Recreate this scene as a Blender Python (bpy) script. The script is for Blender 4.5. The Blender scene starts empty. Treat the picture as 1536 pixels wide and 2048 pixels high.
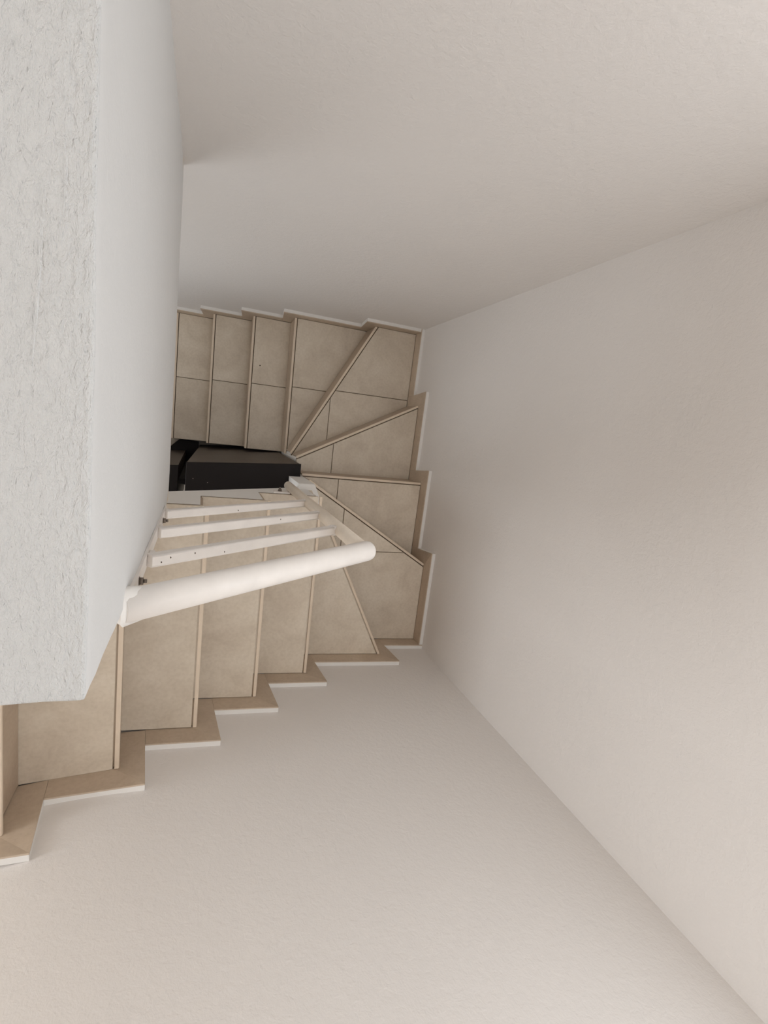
import bpy, bmesh, math, random
from mathutils import Vector, Matrix, noise

random.seed(7)
scene = bpy.context.scene
COL = scene.collection

# ------------------------------------------------------------------ camera
cam_data = bpy.data.cameras.new('camera')
cam = bpy.data.objects.new('camera', cam_data)
COL.objects.link(cam)
cam_data.sensor_fit = 'VERTICAL'
cam_data.sensor_height = 36.0
cam_data.lens = 1006.63 / 2048 * 36.0
cam_data.clip_start = 0.01
cam.matrix_world = Matrix((
    (0.9375663713, -0.0531341240, -0.3437238197, 0.0),
    (0.1123228875, 0.9815641061, 0.1546462889, 0.0),
    (0.3291699687, -0.1835992119, 0.9262496754, 1.4433),
    (0, 0, 0, 1)))
scene.camera = cam

# ------------------------------------------------------------------ light
SKY = (0.93, 0.97, 1.0)
world = bpy.data.worlds.new('world')
scene.world = world
world.use_nodes = True
world.node_tree.nodes['Background'].inputs[0].default_value = (*SKY, 1)
world.node_tree.nodes['Background'].inputs[1].default_value = 0.06


def area_light(name, loc, target, sx, sy, energy, color):
    d = bpy.data.lights.new(name, 'AREA')
    d.shape = 'RECTANGLE'
    d.size, d.size_y = sx, sy
    d.energy = energy
    d.color = color
    o = bpy.data.objects.new(name, d)
    o.location = loc
    o.rotation_euler = (Vector(target) - Vector(loc)).to_track_quat('-Z', 'Y').to_euler()
    COL.objects.link(o)
    return o


# daylight from hall and lower-floor windows; skylight, stair-window and door lights are added fill
DAY = (0.95, 0.985, 1.02)
area_light('added_top_light', (0.66, -0.22, 4.25), (0.66, -0.22, 0), 0.82, 1.40, 23.5, DAY)  # added top light for the treads, out of view
area_light('added_stair_light', (1.16, -0.25, 1.22), (0, -0.25, 1.22), 0.9, 0.4, 6.5, DAY)  # added, unseen; set low to light the walls more than the parapet top
area_light('hall_window_daylight', (-3.1, -0.25, 1.3), (0.5, -0.25, 1.3), 1.4, 0.9, 39, DAY)
area_light('lower_window_daylight', (-3.1, -0.1, -1.2), (0.5, 0.0, -1.6), 0.9, 0.9, 11, DAY)
area_light('added_lower_light', (-1.0, -0.80, -1.3), (0.2, 0.6, -1.3), 0.7, 1.2, 13.5, DAY)  # added fill for the back wall and lower treads

scene.view_settings.view_transform = 'Standard'
scene.view_settings.look = 'None'
scene.view_settings.exposure = 0.0
scene.view_settings.gamma = 1.0
scene.view_settings.use_curve_mapping = False
scene.cycles.max_bounces = 14
scene.cycles.diffuse_bounces = 10
scene.cycles.use_denoising = True

# ------------------------------------------------------------------ materials


def new_mat(name):
    m = bpy.data.materials.new(name)
    m.use_nodes = True
    nt = m.node_tree
    return m, nt, nt.nodes['Principled BSDF']


def coords(nt, scale=(1, 1, 1)):
    tc = nt.nodes.new('ShaderNodeTexCoord')
    mp = nt.nodes.new('ShaderNodeMapping')
    mp.inputs['Scale'].default_value = scale
    nt.links.new(tc.outputs['Object'], mp.inputs['Vector'])
    return mp.outputs['Vector']


def noise_tex(nt, vec, scale, detail=4, rough=0.55, distortion=0.0):
    n = nt.nodes.new('ShaderNodeTexNoise')
    n.inputs['Scale'].default_value = scale
    n.inputs['Detail'].default_value = detail
    n.inputs['Roughness'].default_value = rough
    n.inputs['Distortion'].default_value = distortion
    nt.links.new(vec, n.inputs['Vector'])
    return n.outputs['Fac']


def ramp(nt, fac, stops):
    r = nt.nodes.new('ShaderNodeValToRGB')
    el = r.color_ramp.elements
    while len(el) < len(stops):
        el.new(0.5)
    for e, (p, c) in zip(el, stops):
        e.position = p
        e.color = (*c, 1)
    nt.links.new(fac, r.inputs['Fac'])
    return r.outputs['Color']


def bump(nt, bsdf, height, strength, dist, prev=None):
    b = nt.nodes.new('ShaderNodeBump')
    b.inputs['Strength'].default_value = strength
    b.inputs['Distance'].default_value = dist
    nt.links.new(height, b.inputs['Height'])
    if prev is not None:
        nt.links.new(prev, b.inputs['Normal'])
    nt.links.new(b.outputs['Normal'], bsdf.inputs['Normal'])
    return b.outputs['Normal']


def plaster(name, base, coarse, fine, stretch=(1, 1, 1), coarse_scale=55):
    m, nt, b = new_mat(name)
    v = coords(nt, stretch)
    big = noise_tex(nt, v, 3.0, 3)
    c = ramp(nt, big, [(0.3, tuple(x * 0.985 for x in base)), (0.7, base)])
    nt.links.new(c, b.inputs['Base Color'])
    b.inputs['Roughness'].default_value = 0.75
    b.inputs['Specular IOR Level'].default_value = 0.25
    n1 = noise_tex(nt, v, coarse_scale, 4, 0.6, 0.4)
    n2 = noise_tex(nt, v, 230, 3, 0.6)
    p = bump(nt, b, n1, 1.0, coarse)
    bump(nt, b, n2, 1.0, fine, p)
    return m


WHITE = (0.768, 0.738, 0.711)
M_WALL = plaster('wall_paint', WHITE, 0.0016, 0.0005)
M_PARAPET = plaster('smooth_white_plaster', (0.685, 0.69, 0.688), 0.0012, 0.0004)
M_ROUGH = plaster('rough_white_plaster', (0.64, 0.65, 0.65), 0.0044, 0.0010, (1.7, 0.8, 1), 95)
M_TRIM = plaster('white_plaster_edge', (0.77, 0.75, 0.72), 0.0006, 0.0003)


def tile_mat(name, dark, mid, light):
    m, nt, b = new_mat(name)
    tc = nt.nodes.new('ShaderNodeTexCoord')
    oi = nt.nodes.new('ShaderNodeObjectInfo')
    off = nt.nodes.new('ShaderNodeVectorMath')
    off.operation = 'MULTIPLY_ADD'
    off.inputs[1].default_value = (7.3, 3.1, 5.7)
    nt.links.new(oi.outputs['Random'], off.inputs[0])
    nt.links.new(tc.outputs['Object'], off.inputs[2])
    v = off.outputs[0]
    n = noise_tex(nt, v, 6.5, 7, 0.62, 0.5)
    c = ramp(nt, n, [(0.28, dark), (0.5, mid), (0.74, light)])
    spk = noise_tex(nt, v, 90, 2, 0.5)
    s = ramp(nt, spk, [(0.3, (0.93, 0.92, 0.91)), (0.62, (1, 1, 1))])
    mx = nt.nodes.new('ShaderNodeMixRGB')
    mx.blend_type = 'MULTIPLY'
    mx.inputs['Fac'].default_value = 1.0
    nt.links.new(c, mx.inputs['Color1'])
    nt.links.new(s, mx.inputs['Color2'])
    var = nt.nodes.new('ShaderNodeMapRange')
    var.inputs['To Min'].default_value = 0.95
    var.inputs['To Max'].default_value = 1.05
    nt.links.new(oi.outputs['Random'], var.inputs['Value'])
    hs = nt.nodes.new('ShaderNodeHueSaturation')
    nt.links.new(var.outputs['Result'], hs.inputs['Value'])
    nt.links.new(mx.outputs['Color'], hs.inputs['Color'])
    nt.links.new(hs.outputs['Color'], b.inputs['Base Color'])
    b.inputs['Roughness'].default_value = 0.48
    b.inputs['Specular IOR Level'].default_value = 0.35
    bump(nt, b, n, 0.25, 0.0006)
    return m


M_TILE = tile_mat('beige_stone_tile', (0.56, 0.48, 0.385), (0.65, 0.57, 0.465), (0.72, 0.645, 0.54))
M_SKIRT = tile_mat('beige_skirting_tile', (0.47, 0.375, 0.285), (0.535, 0.435, 0.335), (0.60, 0.50, 0.395))


def plain(name, color, rough=0.6, spec=0.3, metal=0.0):
    m, nt, b = new_mat(name)
    v = coords(nt)
    n = noise_tex(nt, v, 25, 4)
    c = ramp(nt, n, [(0.3, tuple(x * 0.93 for x in color)), (0.7, color)])
    nt.links.new(c, b.inputs['Base Color'])
    b.inputs['Roughness'].default_value = rough
    b.inputs['Specular IOR Level'].default_value = spec
    b.inputs['Metallic'].default_value = metal
    return m


M_RISER = tile_mat('shaded_riser_tile', (0.40, 0.31, 0.23), (0.455, 0.36, 0.272), (0.51, 0.415, 0.32))  # tile tone darkened to stand in for shade on the lower risers
M_GROUT = plain('dark_grout', (0.16, 0.115, 0.08), 0.9, 0.1)
M_NOSING = plain('cream_nosing', (0.74, 0.62, 0.49), 0.5)
M_RAIL = plain('cream_gloss_paint', (0.83, 0.79, 0.75), 0.42, 0.4)
M_POST = plain('ivory_gloss_paint', (0.78, 0.69, 0.58), 0.42, 0.4)
M_BOLT = plain('tarnished_steel', (0.20, 0.165, 0.135), 0.5, 0.5, 0.4)
M_CHIP = plain('bare_chip', (0.10, 0.075, 0.055), 0.9, 0.1)
M_BLACK = plain('black_shade', (0.012, 0.010, 0.010), 0.7, 0.2)  # stands in for deep shade on the floor and between the cabinets
M_FLOOR = plain('floor_tile_grey', (0.46, 0.40, 0.33), 0.5)
M_FRAME = plain('window_frame_white', (0.75, 0.74, 0.72), 0.5)


def wood_mat():
    m, nt, b = new_mat('dark_brown_wood')
    v = coords(nt, (1.2, 14, 14))
    n = noise_tex(nt, v, 3.2, 6, 0.6, 0.8)
    c = ramp(nt, n, [(0.3, (0.026, 0.0175, 0.013)), (0.55, (0.048, 0.034, 0.026)), (0.75, (0.076, 0.056, 0.043))])
    nt.links.new(c, b.inputs['Base Color'])
    b.inputs['Roughness'].default_value = 0.42
    b.inputs['Specular IOR Level'].default_value = 0.45
    bump(nt, b, n, 0.2, 0.0005)
    return m


M_WOOD = wood_mat()
M_TOP = plain('shaded_wood_top', (0.0125, 0.0092, 0.0085), 0.6, 0.18)  # same cabinet wood, darkened for the shade under the upper flight

# ------------------------------------------------------------------ mesh helpers


def add_prism(bm, poly, z0, z1, top_mat=0, bevel=0.0):
    """poly: CCW list of (x, y); z0 / z1 a number or one number per vertex."""
    n = len(poly)
    zb = z0 if isinstance(z0, (list, tuple)) else [z0] * n
    zt = z1 if isinstance(z1, (list, tuple)) else [z1] * n
    lo = [bm.verts.new((x, y, z)) for (x, y), z in zip(poly, zb)]
    hi = [bm.verts.new((x, y, z)) for (x, y), z in zip(poly, zt)]
    top = bm.faces.new(hi)
    top.material_index = top_mat
    bm.faces.new(lo[::-1])
    for i in range(n):
        j = (i + 1) % n
        bm.faces.new((lo[i], lo[j], hi[j], hi[i]))
    if bevel:
        bmesh.ops.bevel(bm, geom=list(top.edges), offset=bevel, segments=1, affect='EDGES', profile=0.5)


def add_box(bm, x0, x1, y0, y1, z0, z1):
    add_prism(bm, [(x0, y0), (x1, y0), (x1, y1), (x0, y1)], z0, z1)


def add_tube(bm, pts, radii, seg=20, cap=True, dome_end=False):
    pts = [Vector(p) for p in pts]
    if not isinstance(radii, (list, tuple)):
        radii = [radii] * len(pts)
    radii = list(radii)
    if dome_end:
        d = (pts[-1] - pts[-2]).normalized()
        e, r = pts[-1].copy(), radii[-1]
        for a in (20, 40, 58, 72, 84):
            t = math.radians(a)
            pts.append(e + d * (r * 0.85 * math.sin(t)))
            radii.append(r * math.cos(t))
    rings = []
    ref = None
    for i, p in enumerate(pts):
        d = (pts[min(i + 1, len(pts) - 1)] - pts[max(i - 1, 0)]).normalized()
        if ref is None:
            ref = Vector((0, 1, 0)) if abs(d.y) < 0.9 else Vector((1, 0, 0))
        u = d.cross(ref).normalized()
        w = u.cross(d).normalized()
        ref = w
        rings.append([bm.verts.new(p + (u * math.cos(2 * math.pi * k / seg) + w * math.sin(2 * math.pi * k / seg)) * radii[i])
                      for k in range(seg)])
    for a, b in zip(rings, rings[1:]):
        for k in range(seg):
            f = bm.faces.new((a[k], a[(k + 1) % seg], b[(k + 1) % seg], b[k]))
            f.smooth = True
    if cap:
        bm.faces.new(rings[0][::-1])
        bm.faces.new(rings[-1])


def add_square_tube(bm, p0, p1, half, c):
    """square tube with softened arrises, lying in the XZ plane"""
    a, b = Vector(p0), Vector(p1)
    d = (b - a).normalized()
    v = Vector((0, 1, 0))
    u = d.cross(v).normalized()
    prof = []
    for sx, sy in ((1, 1), (-1, 1), (-1, -1), (1, -1)):
        for q in range(4):
            t = math.atan2(sy, sx) + math.radians(-45 + 30 * q)
            prof.append(((half - c) * sx + c * math.cos(t), (half - c) * sy + c * math.sin(t)))
    r0 = [bm.verts.new(a + u * x + v * y) for x, y in prof]
    r1 = [bm.verts.new(b + u * x + v * y) for x, y in prof]
    n = len(prof)
    for i in range(n):
        f = bm.faces.new((r0[i], r0[(i + 1) % n], r1[(i + 1) % n], r1[i]))
        f.smooth = i % 4 != 3
    bm.faces.new(r0[::-1])
    bm.faces.new(r1)


def obj(name, bm, mats, parent=None):
    bmesh.ops.recalc_face_normals(bm, faces=bm.faces[:])
    me = bpy.data.meshes.new(name)
    bm.to_mesh(me)
    bm.free()
    for m in (mats if isinstance(mats, (list, tuple)) else [mats]):
        me.materials.append(m)
    o = bpy.data.objects.new(name, me)
    COL.objects.link(o)
    if parent is not None:
        o.parent = parent
    return o


def prism_obj(name, poly, z0, z1, mat, parent=None, bevel=0.0, top_mat=0):
    bm = bmesh.new()
    add_prism(bm, poly, z0, z1, top_mat, bevel)
    return obj(name, bm, mat, parent)


def box_obj(name, b, mat, parent=None):
    bm = bmesh.new()
    add_box(bm, *b)
    return obj(name, bm, mat, parent)


def structure(o):
    o['kind'] = 'structure'
    return o


def thing(name, loc, label, cat):
    o = bpy.data.objects.new(name, None)
    o.location = loc
    COL.objects.link(o)
    o['label'] = label
    o['category'] = cat
    return o


def clip(poly, p, n):
    """keep the part of the convex polygon where (q - p).n >= 0"""
    out = []
    for i in range(len(poly)):
        a, b = poly[i], poly[(i + 1) % len(poly)]
        da = (a[0] - p[0]) * n[0] + (a[1] - p[1]) * n[1]
        db = (b[0] - p[0]) * n[0] + (b[1] - p[1]) * n[1]
        if da >= 0:
            out.append(a)
        if (da > 0) != (db > 0) and abs(da - db) > 1e-12:
            t = da / (da - db)
            out.append((a[0] + (b[0] - a[0]) * t, a[1] + (b[1] - a[1]) * t))
    clean = []
    for q in out:
        if not clean or math.dist(q, clean[-1]) > 1e-5:
            clean.append(q)
    if len(clean) > 1 and math.dist(clean[0], clean[-1]) < 1e-5:
        clean.pop()
    return clean


def area(poly):
    return 0.5 * sum(a[0] * b[1] - b[0] * a[1] for a, b in zip(poly, poly[1:] + poly[:1]))


def inset(poly, d):
    out = poly
    for a, b in zip(poly, poly[1:] + poly[:1]):
        L = math.dist(a, b)
        if L < 1e-6:
            continue
        n = (-(b[1] - a[1]) / L, (b[0] - a[0]) / L)
        out = clip(out, (a[0] + n[0] * d, a[1] + n[1] * d), n)
        if len(out) < 3:
            return []
    return out


# ------------------------------------------------------------------ dimensions
H = 0.18                      # riser height


def Z(k):
    return -(k - 1) * H


def front_y(x):
    # the old wall bows away a little towards the landing
    t = min(max(-0.08 - x, 0.0), 0.40)
    return -1.0431 - 0.0420 * (x - 0.3) - 0.275 * t * t


def back_y(x):
    return 0.5965 - 0.0074 * (x - 0.3)


def right_x(y):
    return 1.1317 + 0.0150 * (y + 0.3)


SK = 0.021                    # skirting and its plaster bed stand this far off the wall
Y_UP = -0.2827                # inner edge of the upper flight
Y_LOW = -0.1917               # inner edge of the lower flight
FLOOR_LOW = -2.34
FLOOR_UP = 0.18
PX = -0.0856                  # stairwell face of the parapet
PY = -0.2574                  # end of the parapet
PT, PB = 0.9786, -0.0950      # its top and the underside of the slab it stands on

# nosing lines: inner end, outer end
I = {0: (-0.404, Y_UP), 1: (-0.1823, Y_UP), 2: (0.0231, Y_UP), 3: (0.2330, Y_UP), 4: (0.4601, Y_UP),
     5: (0.5050, -0.3550), 6: (0.4760, -0.2600), 7: (0.4740, -0.2530), 8: (0.4700, -0.1820),
     9: (0.4670, -0.1760), 10: (0.4641, Y_LOW), 11: (0.2456, Y_LOW), 12: (0.0224, Y_LOW), 13: (-0.1956, Y_LOW)}
O = {}
for k, x in {0: -0.404, 1: -0.1823, 2: 0.0231, 3: 0.2330, 4: 0.4601, 5: 0.8599}.items():
    O[k] = (x, front_y(x))
for k, y in {6: -0.6626, 7: -0.2531, 8: 0.1687}.items():
    O[k] = (right_x(y), y)
for k, x in {9: 0.8976, 10: 0.4641, 11: 0.2456, 12: 0.0224, 13: -0.1956}.items():
    O[k] = (x, back_y(x))


def line(k):
    a, b = I[k], O[k]
    L = math.dist(a, b)
    d = ((b[0] - a[0]) / L, (b[1] - a[1]) / L)
    return a, d, (-d[1], d[0])      # point, direction, downstream normal


def shifted(k, s):
    a, d, n = line(k)
    return (a[0] + n[0] * s, a[1] + n[1] * s), d, n




def riser_back(k):
    return 0.022 if k <= 5 else 0.006



# ------------------------------------------------------------------ setting: walls, floors, ceiling
CEIL = 2.95
LEFT = -3.2


def wall_quad(name, pts, z0, z1, mat):
    return structure(prism_obj(name, pts, z0, z1, mat))


fy = lambda x: front_y(x) - SK
by = lambda x: back_y(x) + SK
rx = lambda y: right_x(y) + SK
DX0, DX1, DZ = -1.45, -0.62, -0.45      # added lower-floor door, unseen, to brighten the back wall
bm = bmesh.new()
for (xa, xb, za, zb) in ((LEFT, DX0, FLOOR_LOW - 0.1, CEIL), (DX0, DX1, DZ, CEIL), ):
    add_prism(bm, [(xa, fy(xa) - 0.15), (xb, fy(xb) - 0.15), (xb, fy(xb)), (xa, fy(xa))], za, zb)
xs = [DX1, -0.55] + [-0.48 + 0.025 * i for i in range(17)] + [-0.02, 0.2, 1.35]
add_prism(bm, [(DX1, fy(DX1) - 0.15), (1.35, fy(1.35) - 0.15)] + [(x, fy(x)) for x in reversed(xs)], FLOOR_LOW - 0.1, CEIL)
for f in bm.faces:
    f.smooth = True
wf = structure(obj('wall_front', bm, M_WALL))
wf.data.set_sharp_from_angle(angle=math.radians(20))
bm = bmesh.new()
for r in ((DX0, DX0 + 0.05, FLOOR_LOW, DZ), (DX1 - 0.05, DX1, FLOOR_LOW, DZ), (DX0 + 0.05, DX1 - 0.05, DZ - 0.05, DZ)):
    add_box(bm, r[0], r[1], fy(-1.0) - 0.10, fy(-1.0) - 0.05, r[2], r[3])
structure(obj('added_door', bm, M_FRAME))  # frame around the added door light
wall_quad('wall_back', [(LEFT, by(LEFT)), (1.35, by(1.35)), (1.35, by(1.35) + 0.15), (LEFT, by(LEFT) + 0.15)], FLOOR_LOW - 0.1, CEIL, M_WALL)
bm = bmesh.new()
for (ya, yb2, za, zb2) in ((-1.2, 0.72, FLOOR_LOW - 0.1, 1.0), (-1.2, -0.72, 1.0, 1.44), (0.22, 0.72, 1.0, 1.44), (-1.2, 0.72, 1.44, CEIL)):
    add_prism(bm, [(rx(ya), ya), (rx(ya) + 0.22, ya), (rx(yb2) + 0.22, yb2), (rx(yb2), yb2)], za, zb2)
structure(obj('wall_right', bm, M_WALL))
bm = bmesh.new()
for r in ((-0.72, -0.68, 1.0, 1.44), (0.18, 0.22, 1.0, 1.44), (-0.68, 0.18, 1.0, 1.04), (-0.68, 0.18, 1.40, 1.44), (-0.27, -0.23, 1.04, 1.40)):
    add_box(bm, 1.27, 1.33, *r)
structure(obj('window_3', bm, M_FRAME))  # frame around the added stair light
bm = bmesh.new()
for (a, b, c, d) in ((-1.3, 0.9, FLOOR_LOW - 0.1, -1.75), (-1.3, -0.55, -1.75, -0.65), (0.35, 0.9, -1.75, -0.65), (-1.3, 0.9, -0.65, 0.85),
                     (-1.3, -0.95, 0.85, 1.75), (0.45, 0.9, 0.85, 1.75), (-1.3, 0.9, 1.75, CEIL)):
    add_box(bm, LEFT - 0.15, LEFT, a, b, c, d)
structure(obj('wall_left', bm, M_WALL))
for i, (a, b, c, d) in enumerate(((-0.55, 0.35, -1.75, -0.65), (-0.95, 0.45, 0.85, 1.75))):
    bm = bmesh.new()
    for r in ((a, a + 0.05, c, d), (b - 0.05, b, c, d), (a + 0.05, b - 0.05, c, c + 0.05), (a + 0.05, b - 0.05, d - 0.05, d), ((a + b) / 2 - 0.02, (a + b) / 2 + 0.02, c + 0.05, d - 0.05)):
        add_box(bm, LEFT - 0.10, LEFT - 0.04, *r)
    structure(obj('window_%d' % (i + 1), bm, M_FRAME))
# ceiling with an added light shaft, deep to limit top light on the parapet
bm = bmesh.new()
SX0, SX1, SY0, SY1, ST = 0.24, 1.08, -0.93, 0.49, 4.3
for (a, b, c, d) in ((LEFT, SX0, -1.3, 0.8), (SX1, 1.4, -1.3, 0.8), (SX0, SX1, -1.3, SY0), (SX0, SX1, SY1, 0.8)):
    add_box(bm, a, b, c, d, CEIL, CEIL + 0.15)
for (a, b, c, d) in ((SX0 - 0.1, SX0, SY0 - 0.1, SY1 + 0.1), (SX1, SX1 + 0.1, SY0 - 0.1, SY1 + 0.1), (SX0, SX1, SY0 - 0.1, SY0), (SX0, SX1, SY1, SY1 + 0.1)):
    add_box(bm, a, b, c, d, CEIL + 0.15, ST)
structure(obj('ceiling', bm, M_WALL))
structure(box_obj('floor_lower', (LEFT, 1.3, -1.25, 0.8, FLOOR_LOW - 0.1, FLOOR_LOW), M_FLOOR))
bm = bmesh.new()
add_prism(bm, [(LEFT, fy(LEFT)), (-0.426, fy(-0.426)), (-0.426, PY), (LEFT, PY)], PB, FLOOR_UP - 0.01)
add_prism(bm, [(LEFT, PY), (PX - 0.0, PY), (PX - 0.0, by(0)), (LEFT, by(LEFT))], PB, PB + 0.06)
add_prism(bm, [(LEFT, PY), (PX - 0.15, PY), (PX - 0.15, by(0)), (LEFT, by(LEFT))], PB + 0.06, FLOOR_UP - 0.01)
structure(obj('floor_upper', bm, M_TILE))

# parapet: a thick plastered half wall with softly rounded, slightly wavy edges
bm = bmesh.new()
nx, ny, nz = 7, 44, 52
x0, x1, y0, y1, z0, z1 = PX - 0.15, PX + 0.0005, PY - 0.003, by(PX) + 0.01, PB, PT
grid = {}


def along(a, b, i, n):
    # close rows next to both edges keep the arris tight
    if i in (0, n):
        return a if i == 0 else b
    e = 0.004
    return a + e + (b - a - 2 * e) * (i - 1) / (n - 2)


def gv(i, j, k):
    if (i, j, k) not in grid:
        x, y, z = along(x0, x1, i, nx), along(y0, y1, j, ny), along(z0, z1, k, nz)
        p = Vector((x, y, z))
        r = 0.0028
        c = Vector((min(max(x, x0 + r), x1 - r), min(max(y, y0 + r), y1 + 1), min(max(z, z0 + r * 0.6), z1 - r)))
        d = p - c
        if d.length > 1e-9:
            ax = [abs(d.x) > 1e-9, abs(d.y) > 1e-9, abs(d.z) > 1e-9]
            if sum(ax) > 1:
                p = c + d.normalized() * r
        w = noise.noise_vector(p * 9.0) * 0.0012 + noise.noise_vector(p * 28.0) * 0.0007
        grid[(i, j, k)] = bm.verts.new(p + w)
    return grid[(i, j, k)]


def quad(a, b, c, d):
    f = bm.faces.new((a, b, c, d))
    f.smooth = True


for i in range(nx):
    for j in range(ny):
        for k in (0, nz):
            quad(gv(i, j, k), gv(i + 1, j, k), gv(i + 1, j + 1, k), gv(i, j + 1, k))
for j in range(ny):
    for k in range(nz):
        for i in (0, nx):
            quad(gv(i, j, k), gv(i, j + 1, k), gv(i, j + 1, k + 1), gv(i, j, k + 1))
for i in range(nx):
    for k in range(nz):
        for j in (0, ny):
            quad(gv(i, j, k), gv(i + 1, j, k), gv(i + 1, j, k + 1), gv(i, j, k + 1))
for f in bm.faces:
    if f.calc_center_median().z > PT - 0.003:
        f.material_index = 1
parapet = structure(obj('wall_parapet', bm, [M_PARAPET, M_ROUGH]))
# two long trowel ridges in the plaster on top
for pts in ([(-0.1085, 0.215), (-0.109, 0.206), (-0.107, 0.186), (-0.105, 0.17), (-0.105, 0.142), (-0.107, 0.121), (-0.108, 0.112)],
            [(-0.117, 0.156), (-0.118, 0.146), (-0.120, 0.122), (-0.121, 0.094), (-0.123, 0.061), (-0.125, 0.035), (-0.126, 0.02)]):
    bm = bmesh.new()
    n = len(pts)
    add_tube(bm, [(x, y, PT - 0.0006) for x, y in pts], [0.0004 + 0.0009 * math.sin(math.pi * i / (n - 1)) for i in range(n)], 8)
    obj('plaster_ridge', bm, M_ROUGH, parapet)

# ------------------------------------------------------------------ staircase
stairs = thing('staircase', (0, 0, 0), 'beige tiled winding staircase with cream nosings and white side, turning down around the narrow well', 'staircase')


def base_region(k):
    if k <= 1:
        ya, yb = front_y(-0.404), front_y(-0.170)
        m = (yb - ya) / 0.234
        pts = [(-0.62, ya - m * 0.216), (0.1, yb + m * 0.270), (0.1, Y_UP), (-0.62, Y_UP)]
    elif k <= 5:
        pts = [(-0.62, -1.0431 + 0.042 * 0.92), (1.02, front_y(1.02)), (1.02, Y_UP), (-0.62, Y_UP)]
    elif k <= 9:
        pts = [(0.38, front_y(0.38)), (right_x(-1.07), front_y(right_x(-1.07))), (right_x(0.59), back_y(right_x(0.59))), (0.38, back_y(0.38))]
    else:
        pts = [(-0.62, Y_LOW), (1.02, Y_LOW), (1.02, back_y(1.02)), (-0.62, back_y(-0.62))]
    return pts


def inner_clip(k, poly):
    def keep_right(a, b):
        n = (b[1] - a[1], -(b[0] - a[0]))
        L = math.hypot(*n)
        return clip(poly, a, (n[0] / L, n[1] / L))
    if k == 6:
        return keep_right((0.504, -0.335), (0.4700, -0.2570))
    if k == 7:
        return clip(poly, (0.474, 0), (1, 0))
    if k == 8:
        return keep_right(I[7], I[8])
    if k == 9:
        return keep_right(I[8], I[9])
    return poly


def step_region(k, front_shift, back_shift):
    poly = base_region(k)
    if k > 0:
        p, d, n = shifted(k - 1, back_shift)
        poly = clip(poly, p, n)
    else:
        poly = clip(poly, (-0.62, 0), (1, 0))
    p, d, n = shifted(k, front_shift)
    poly = clip(poly, p, (-n[0], -n[1]))
    return inner_clip(k, poly)


def upper_soffit(x):
    return -0.42 - 0.70 * (x + 0.113)


TILE = 0.010
# tile joints per tread: list of (point, normal) cuts applied to every piece, or to pieces on one side only
JX, JY = 0.667, 0.205


def cut(pieces, p, n, only=None):
    out = []
    for q in pieces:
        if only and not only(q):
            out.append(q)
            continue
        a, b = clip(q, p, n), clip(q, p, (-n[0], -n[1]))
        out += [r for r in (a, b) if len(r) > 2 and abs(area(r)) > 1e-5]
    return out


def cx(q):
    return sum(p[0] for p in q) / len(q)


def cy(q):
    return sum(p[1] for p in q) / len(q)


for k in range(0, 14):
    zt = Z(k)
    body = step_region(k, -riser_back(k), -riser_back(k - 1))
    if k <= 4:
        zb = [upper_soffit(x) for x, y in body]
    elif k == 5:
        zb = [upper_soffit(min(x, 0.6)) for x, y in body]
    elif k <= 7:
        zb = zt - 0.34
    else:
        zb = FLOOR_LOW
    if k == 0:
        zb = PB
    bm = bmesh.new()
    add_prism(bm, body, zb, zt - TILE + 0.0005, top_mat=1)
    step = obj('step', bm, [M_TRIM, M_GROUT], stairs)
    # tread tiles
    full = step_region(k, -0.0095, -riser_back(k - 1) + 0.001)
    pieces = [full]
    if k >= 10:
        pieces = cut(pieces, (0, JY), (0, 1))
    elif k == 9:
        pieces = cut(pieces, (0, JY), (0, 1))
        pieces = cut(pieces, (JX, 0), (1, 0), only=lambda q: cy(q) < JY)
    elif k in (7, 8):
        pieces = cut(pieces, (JX, 0), (1, 0))
    elif k == 6:
        pieces = cut(pieces, (0.663, 0), (1, 0))
        pieces = cut(pieces, (0, -0.599), (0, 1))
    elif k <= 5:
        pieces = cut(pieces, (0, -0.580), (0, 1))
    for q in pieces:
        if area(q) < 0:
            q = q[::-1]
        q = inset(q, 0.0016)
        if len(q) > 2:
            prism_obj('tread_tile', q, zt - TILE, zt + random.uniform(-0.0004, 0.0004), M_TILE, step, bevel=0.0012)
    # nosing strip
    a, d, n = line(k)
    b = O[k]
    prof = [(-0.0060, 0.0004), (0.0030, 0.0004), (0.0048, -0.0010), (0.0056, -0.0030), (0.0056, -0.0080), (-0.0060, -0.0080)]
    bm = bmesh.new()
    s0 = 0.0015 if k not in (5,) else 0.012
    L = math.dist(a, b) - 0.0015
    ends = []
    for t in (s0, L):
        ends.append([bm.verts.new((a[0] + d[0] * t + n[0] * u, a[1] + d[1] * t + n[1] * u, zt + w)) for u, w in prof])
    m = len(prof)
    for j in range(m):
        bm.faces.new((ends[0][j], ends[0][(j + 1) % m], ends[1][(j + 1) % m], ends[1][j]))
    bm.faces.new(ends[0][::-1])
    bm.faces.new(ends[1])
    obj('nosing_strip', bm, M_NOSING, step)
    # riser tile under the nosing, standing on the next tread
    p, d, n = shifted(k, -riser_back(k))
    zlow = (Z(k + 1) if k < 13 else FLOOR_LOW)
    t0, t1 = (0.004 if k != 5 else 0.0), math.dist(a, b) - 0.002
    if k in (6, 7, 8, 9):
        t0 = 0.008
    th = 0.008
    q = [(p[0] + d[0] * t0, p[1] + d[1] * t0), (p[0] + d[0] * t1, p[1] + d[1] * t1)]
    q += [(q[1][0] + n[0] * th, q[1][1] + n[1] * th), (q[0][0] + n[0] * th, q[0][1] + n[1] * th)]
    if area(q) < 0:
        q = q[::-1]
    prism_obj('riser_tile', q, zlow + 0.0015, zt - 0.0085, M_RISER, step)

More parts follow.
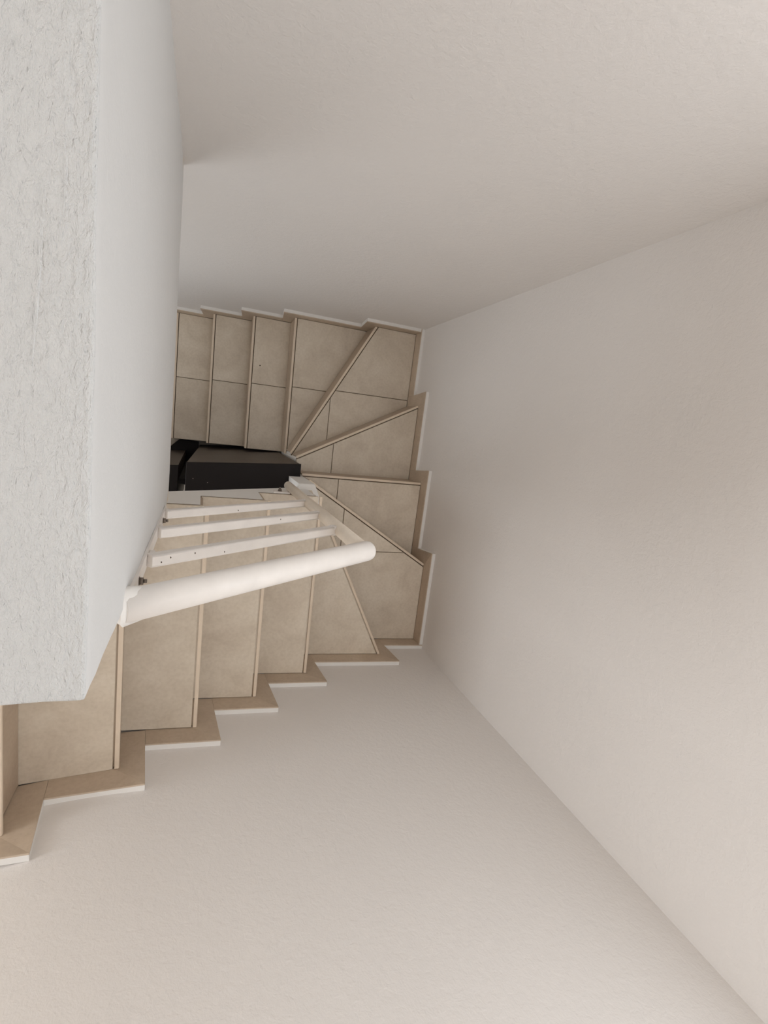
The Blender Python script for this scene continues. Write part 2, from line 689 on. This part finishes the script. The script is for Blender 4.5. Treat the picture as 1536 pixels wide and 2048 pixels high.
# white plastered pier at the turn, under the winders
prism_obj('pier', [(0.398, -0.2580), (0.398, -0.42), (0.503, -0.42), (0.504, -0.335), (0.4690, -0.2565)][::-1] if area([(0.398, -0.2580), (0.398, -0.42), (0.503, -0.42), (0.504, -0.335), (0.4690, -0.2565)]) < 0
          else [(0.398, -0.2580), (0.398, -0.42), (0.503, -0.42), (0.504, -0.335), (0.4690, -0.2565)], -1.16, Z(5) - 0.004, M_TRIM, stairs, bevel=0.003)

# stepped skirting tiles along the walls, each on a white plaster bed
S = 0.075


def wall_frame(side):
    if side == 'front':
        return lambda t: (t, front_y(t)), (0, -1)
    if side == 'right':
        return lambda t: (right_x(t), t), (1, 0)
    return lambda t: (-t, back_y(-t)), (0, 1)


def skirt(side, outline):
    """outline: list of (t, z) in the wall plane"""
    P, n = wall_frame(side)
    for name, o0, o1, mat in (('skirting_tile', 0.0, 0.0045, M_SKIRT), ('plaster_bed', 0.0045, SK, M_TRIM)):
        pts = outline
        bm = bmesh.new()
        fr = [bm.verts.new((P(t)[0] + n[0] * o0, P(t)[1] + n[1] * o0, z)) for t, z in pts]
        bk = [bm.verts.new((P(t)[0] + n[0] * o1, P(t)[1] + n[1] * o1, z)) for t, z in pts]
        bm.faces.new(fr)
        bm.faces.new(bk[::-1])
        m = len(pts)
        for j in range(m):
            bm.faces.new((fr[j], fr[(j + 1) % m], bk[(j + 1) % m], bk[j]))
        obj(name, bm, mat, stairs)


def tpos(side, k):
    return {'front': O[k][0], 'right': O[k][1], 'back': -O[k][0]}[side] - 0.004


G = 0.0004


def horiz(side, k, ta, tb, mitre=True, start_slant=True):
    # the upright joint leans a little: the tiles were cut by hand
    a0, a1 = (0.0595, 0.067) if start_slant else (0.0, 0.0)
    e = 0.085 if mitre else 0.0
    skirt(side, [(ta + a0 + G, Z(k) - 0.004), (tb - G, Z(k) - 0.004), (tb + e - G, Z(k) + S), (ta + a1 + G, Z(k) + S)])


def vert(side, k):
    t = tpos(side, k)
    zl = Z(k + 1) if k < 13 else FLOOR_LOW
    b = 0.013 if k <= 5 else 0.0          # reaches back under the nosing to the riser
    foot = [(t - b, zl), (t + 0.0595, zl), (t + 0.067, zl + S), (t + 0.085, Z(k) + S - G), (t, Z(k) - G)]
    if b:
        foot += [(t, Z(k) - 0.013), (t - b, Z(k) - 0.013)]
    skirt(side, foot)


xr, yb_, yf_ = right_x(-1.07), back_y(1.14), front_y(1.12)
horiz('front', 0, -0.9, tpos('front', 0), True, False)
for k in range(1, 6):
    horiz('front', k, tpos('front', k - 1), tpos('front', k))
for k in range(0, 6):
    vert('front', k)
horiz('front', 6, tpos('front', 5), xr + SK, False)
horiz('right', 6, yf_ + 0.0005, tpos('right', 6), True, False)
for k in (7, 8):
    horiz('right', k, tpos('right', k - 1), tpos('right', k))
for k in (6, 7, 8):
    vert('right', k)
horiz('right', 9, tpos('right', 8), yb_ + SK, False)
horiz('back', 9, -right_x(0.59) + 0.0005, tpos('back', 9), True, False)
for k in range(10, 14):
    horiz('back', k, tpos('back', k - 1), tpos('back', k))
for k in range(9, 14):
    vert('back', k)

# ------------------------------------------------------------------ railing
RY = -0.262
rail = thing('stair_railing', (0.345, RY, Z(4)), 'cream painted tubular metal railing along the upper flight, bolted to the white parapet', 'railing')


def child(name, bm, mat, parent):
    o = obj(name, bm, mat)
    o.parent = parent
    root = parent
    o.matrix_parent_inverse = Matrix.Translation(-rail.location)
    return o


def sub(name, bm, mat, parent):
    o = obj(name, bm, mat)
    o.parent = parent
    return o


hx0, hx1 = PX - 0.006, 0.352
hz = lambda x: 0.746 + (0.412 - 0.746) * (x + 0.090) / (0.352 + 0.090)
bm = bmesh.new()
add_tube(bm, [(x, RY, hz(x)) for x in (hx0, 0.05, 0.2, hx1)], [0.0224, 0.0224, 0.0224, 0.0222], 32, dome_end=True)
hand = child('handrail', bm, M_RAIL, rail)
bm = bmesh.new()
for (x, dy, dz) in ((0.345, -0.004, 0.0222),):
    add_tube(bm, [(x, RY + dy, hz(x) + dz - 0.0), (x, RY + dy, hz(x) + dz + 0.0012)], 0.0016, 8)
sub('screw_hole', bm, M_CHIP, hand)

PRX = 0.3455
bm = bmesh.new()
add_tube(bm, [(PRX - 0.003, RY, -0.66), (PRX - 0.003, RY, -0.3), (PRX, RY, 0.0), (PRX + 0.002, RY, 0.40)], 0.0175, 28)
post = child('post', bm, M_POST, rail)

ends = [((-0.078, 0.521), (0.329, 0.201)), ((-0.080, 0.304), (0.332, -0.005)), ((-0.081, 0.094), (0.333, -0.219))]
for (xa, za), (xb, zb) in ends:
    bm = bmesh.new()
    add_square_tube(bm, (xa, RY, za), (xb + 0.004, RY, zb - 0.003), 0.0111, 0.0035)
    r = child('rail', bm, M_RAIL, rail)
    # welded fillet under the left end
    bm = bmesh.new()
    sl = (zb - za) / (xb - xa)
    arc = [(xa + 0.004, za - 0.050)]
    for a in range(0, 91, 15):
        t = math.radians(a)
        arc.append((xa + 0.026 - 0.020 * math.cos(t), za - 0.010 - 0.020 + 0.020 * math.sin(t) + sl * 0.02))
    arc += [(xa + 0.030, za + sl * 0.03), (xa - 0.002, za), (xa - 0.002, za - 0.050)]
    fr = [bm.verts.new((x, RY - 0.006, z)) for x, z in arc]
    bk = [bm.verts.new((x, RY + 0.006, z)) for x, z in arc]
    bm.faces.new(fr)
    bm.faces.new(bk[::-1])
    for j in range(len(arc)):
        jj = (j + 1) % len(arc)
        bm.faces.new((fr[j], fr[jj], bk[jj], bk[j]))
    sub('weld_fillet', bm, M_RAIL, r)
    # short collar where the rail butts on the post
    bm = bmesh.new()
    add_square_tube(bm, (xb - 0.009, RY, zb - 0.009 * sl), (xb + 0.003, RY, zb + 0.003 * sl), 0.0120, 0.0035)
    sub('collar', bm, M_RAIL, r)

# flat end bar against the parapet
bm = bmesh.new()
add_box(bm, PX + 0.0006, PX + 0.0050, RY - 0.013, RY + 0.013, 0.045, 0.735)
bar = child('end_bar', bm, M_RAIL, rail)


def bolt(loc, axis, size):
    bm = bmesh.new()
    a = Vector(axis)
    p = Vector(loc)
    add_tube(bm, [p, p + a * size * 0.25], size * 1.2, 16)          # washer
    add_tube(bm, [p + a * size * 0.25, p + a * size * 1.15], size, 6)   # hexagon nut
    add_tube(bm, [p + a * size * 1.15, p + a * size * 2.0], size * 0.52, 12)   # thread end
    return bm


child('bolt', bolt((PX + 0.0045, RY - 0.001, 0.632), (1, 0, 0), 0.0058), M_BOLT, rail)
child('bolt', bolt((PX + 0.0045, RY - 0.002, 0.166), (1, 0, 0), 0.0062), M_BOLT, rail)
# foot of the post: a flat tab bolted to the white side of the stair
bm = bmesh.new()
add_box(bm, 0.270, 0.335, Y_UP + 0.0005, Y_UP + 0.0065, -0.60, -0.55)
child('foot_tab', bm, M_RAIL, rail)
child('bolt', bolt((0.297, Y_UP + 0.0065, -0.575), (0, 1, 0), 0.0075), M_BOLT, rail)
# chips in the paint of the rails
for x, z, i, s in ((-0.044, 0.492, 0, 0.0018), (-0.004, 0.455, 0, 0.0017), (-0.058, 0.503, 0, 0.0017), (0.05, 0.42, 0, 0.0015), (0.1036, -0.035, 2, 0.0019), (0.205, 0.084, 1, 0.0016)):
    (xa, za), (xb, zb) = ends[i]
    zz = za + (zb - za) * (x - xa) / (xb - xa)
    bm = bmesh.new()
    ang = random.uniform(0.2, 0.9)
    c = Vector((x, RY + 0.006 * math.sin(ang) * random.choice((1, -1)), zz + 0.0111 * 1.22 + 0.0003))
    add_tube(bm, [c, c + Vector((0, 0, 0.0006))], s, 7)
    child('paint_chip', bm, M_CHIP, rail)
# lumpy filler around the end of the handrail
bm = bmesh.new()
rings, seg = [], 26
for t, r in ((0.0, 0.0262), (0.005, 0.0258), (0.010, 0.0248), (0.016, 0.0236), (0.022, 0.0222), (0.026, 0.0214)):
    ring = []
    for s in range(seg):
        a = 2 * math.pi * s / seg
        rr = r * (1 + 0.10 * noise.noise(Vector((math.cos(a) * 2.2, math.sin(a) * 2.2, t * 60))) * (1 if t < 0.025 else 0.3))
        x = PX - 0.001 + t
        ring.append(bm.verts.new((x + 0.002 * noise.noise(Vector((a * 2, t * 90, 3))), RY + rr * math.cos(a), hz(x) + rr * math.sin(a))))
    rings.append(ring)
for a, b in zip(rings, rings[1:]):
    for s in range(seg):
        f = bm.faces.new((a[s], a[(s + 1) % seg], b[(s + 1) % seg], b[s]))
        f.smooth = True
fill = child('filler', bm, M_TRIM, rail)
fill['label'] = 'lumpy white filler around the handrail end'

# ------------------------------------------------------------------ dark cabinets in the well


def cabinet(loc, label, x0, x1, y_left, y_right, depth, z1, lean, screws, shade_base=None, filler=None):
    """lean: how much further right the left edge stands at the floor"""
    c = thing('cabinet', loc, label, 'cabinet')
    inv = Matrix.Translation(-Vector(loc))

    def add(name, bm, mat, parent=c):
        o = obj(name, bm, mat)
        o.parent = parent
        if parent is c:
            o.matrix_parent_inverse = inv
        return o
    zb = FLOOR_LOW + 0.09
    t = 0.018
    bm = bmesh.new()
    lo = [(x0 + lean, y_left - depth), (x1, y_right - depth), (x1, y_right - 0.012), (x0 + lean, y_left - 0.012)]
    hi = [(x0 + 0.004, y_left - depth), (x1 - 0.002, y_right - depth), (x1 - 0.002, y_right - 0.012), (x0 + 0.004, y_left - 0.012)]
    v0 = [bm.verts.new((x, y, zb)) for x, y in lo]
    v1 = [bm.verts.new((x, y, z1 - t)) for x, y in hi]
    bm.faces.new(v1)
    bm.faces.new(v0[::-1])
    for j in range(4):
        bm.faces.new((v0[j], v0[(j + 1) % 4], v1[(j + 1) % 4], v1[j]))
    add('carcass', bm, M_WOOD)
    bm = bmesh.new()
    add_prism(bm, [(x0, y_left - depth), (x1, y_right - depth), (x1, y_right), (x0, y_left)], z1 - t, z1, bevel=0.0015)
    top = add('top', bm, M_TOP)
    bm = bmesh.new()
    v = []
    for (off, z) in ((lean, zb + 0.005), (0.002, z1 - t - 0.002)):
        for (x, y) in ((x0 + off, y_left - 0.012), (x1 - 0.002, y_right - 0.012), (x1 - 0.002, y_right - 0.001), (x0 + off, y_left - 0.001)):
            v.append(bm.verts.new((x, y, z)))
    bm.faces.new(v[4:])
    bm.faces.new(v[3::-1])
    for j in range(4):
        bm.faces.new((v[j], v[(j + 1) % 4], v[4 + (j + 1) % 4], v[4 + j]))
    add('front_panel', bm, M_WOOD)
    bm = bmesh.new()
    add_prism(bm, shade_base or [(x0 + lean, y_left - depth + 0.02), (x1 - 0.01, y_right - depth + 0.02), (x1 - 0.01, y_right + 0.004), (x0 + lean, y_left + 0.004)], FLOOR_LOW, zb)
    add('shade_base', bm, M_BLACK)  # black base added where the floor lies in shade
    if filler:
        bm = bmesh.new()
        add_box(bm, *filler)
        add('gap_shade_panel', bm, M_BLACK)  # black sheet added for the shade in the gap between cabinets
    for (x, y) in screws:
        bm = bmesh.new()
        add_tube(bm, [(x, y, z1 - 0.001), (x, y, z1 + 0.001)], 0.0022, 10)
        add('screw', bm, M_BOLT, top)
    return c


cabinet((0.19, -0.29, FLOOR_LOW), 'dark brown wooden cabinet under the stairs with the long wood-grained face', -0.068, 0.452, -0.231, -0.196, 0.26, -1.0, 0.045, [(0.0275, -0.317), (-0.036, -0.303)])
cabinet((-0.40, -0.36, FLOOR_LOW), 'dark wooden cabinet across the gap, half hidden behind the white parapet', -0.72, -0.108, -0.300, -0.268, 0.26, -1.2, 0.045, [],
        [(-0.66, -0.54), (-0.03, -0.50), (-0.03, -0.205), (-0.155, -0.200), (-0.225, -0.268), (-0.66, -0.30)],
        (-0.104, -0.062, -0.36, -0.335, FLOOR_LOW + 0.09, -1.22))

# small dark crumb on a tread of the lower flight
bm = bmesh.new()
bmesh.ops.create_icosphere(bm, subdivisions=1, radius=0.0042)
for v in bm.verts:
    v.co = Vector((v.co.x * 1.2, v.co.y, v.co.z * 0.6)) + noise.noise_vector(v.co * 400) * 0.0006
cr = obj('crumb', bm, M_CHIP)
cr.location = (0.2974, 0.3161, Z(11) + 0.0025)
cr['label'] = 'tiny dark crumb lying on a beige tread near the far wall'
cr['category'] = 'crumb'
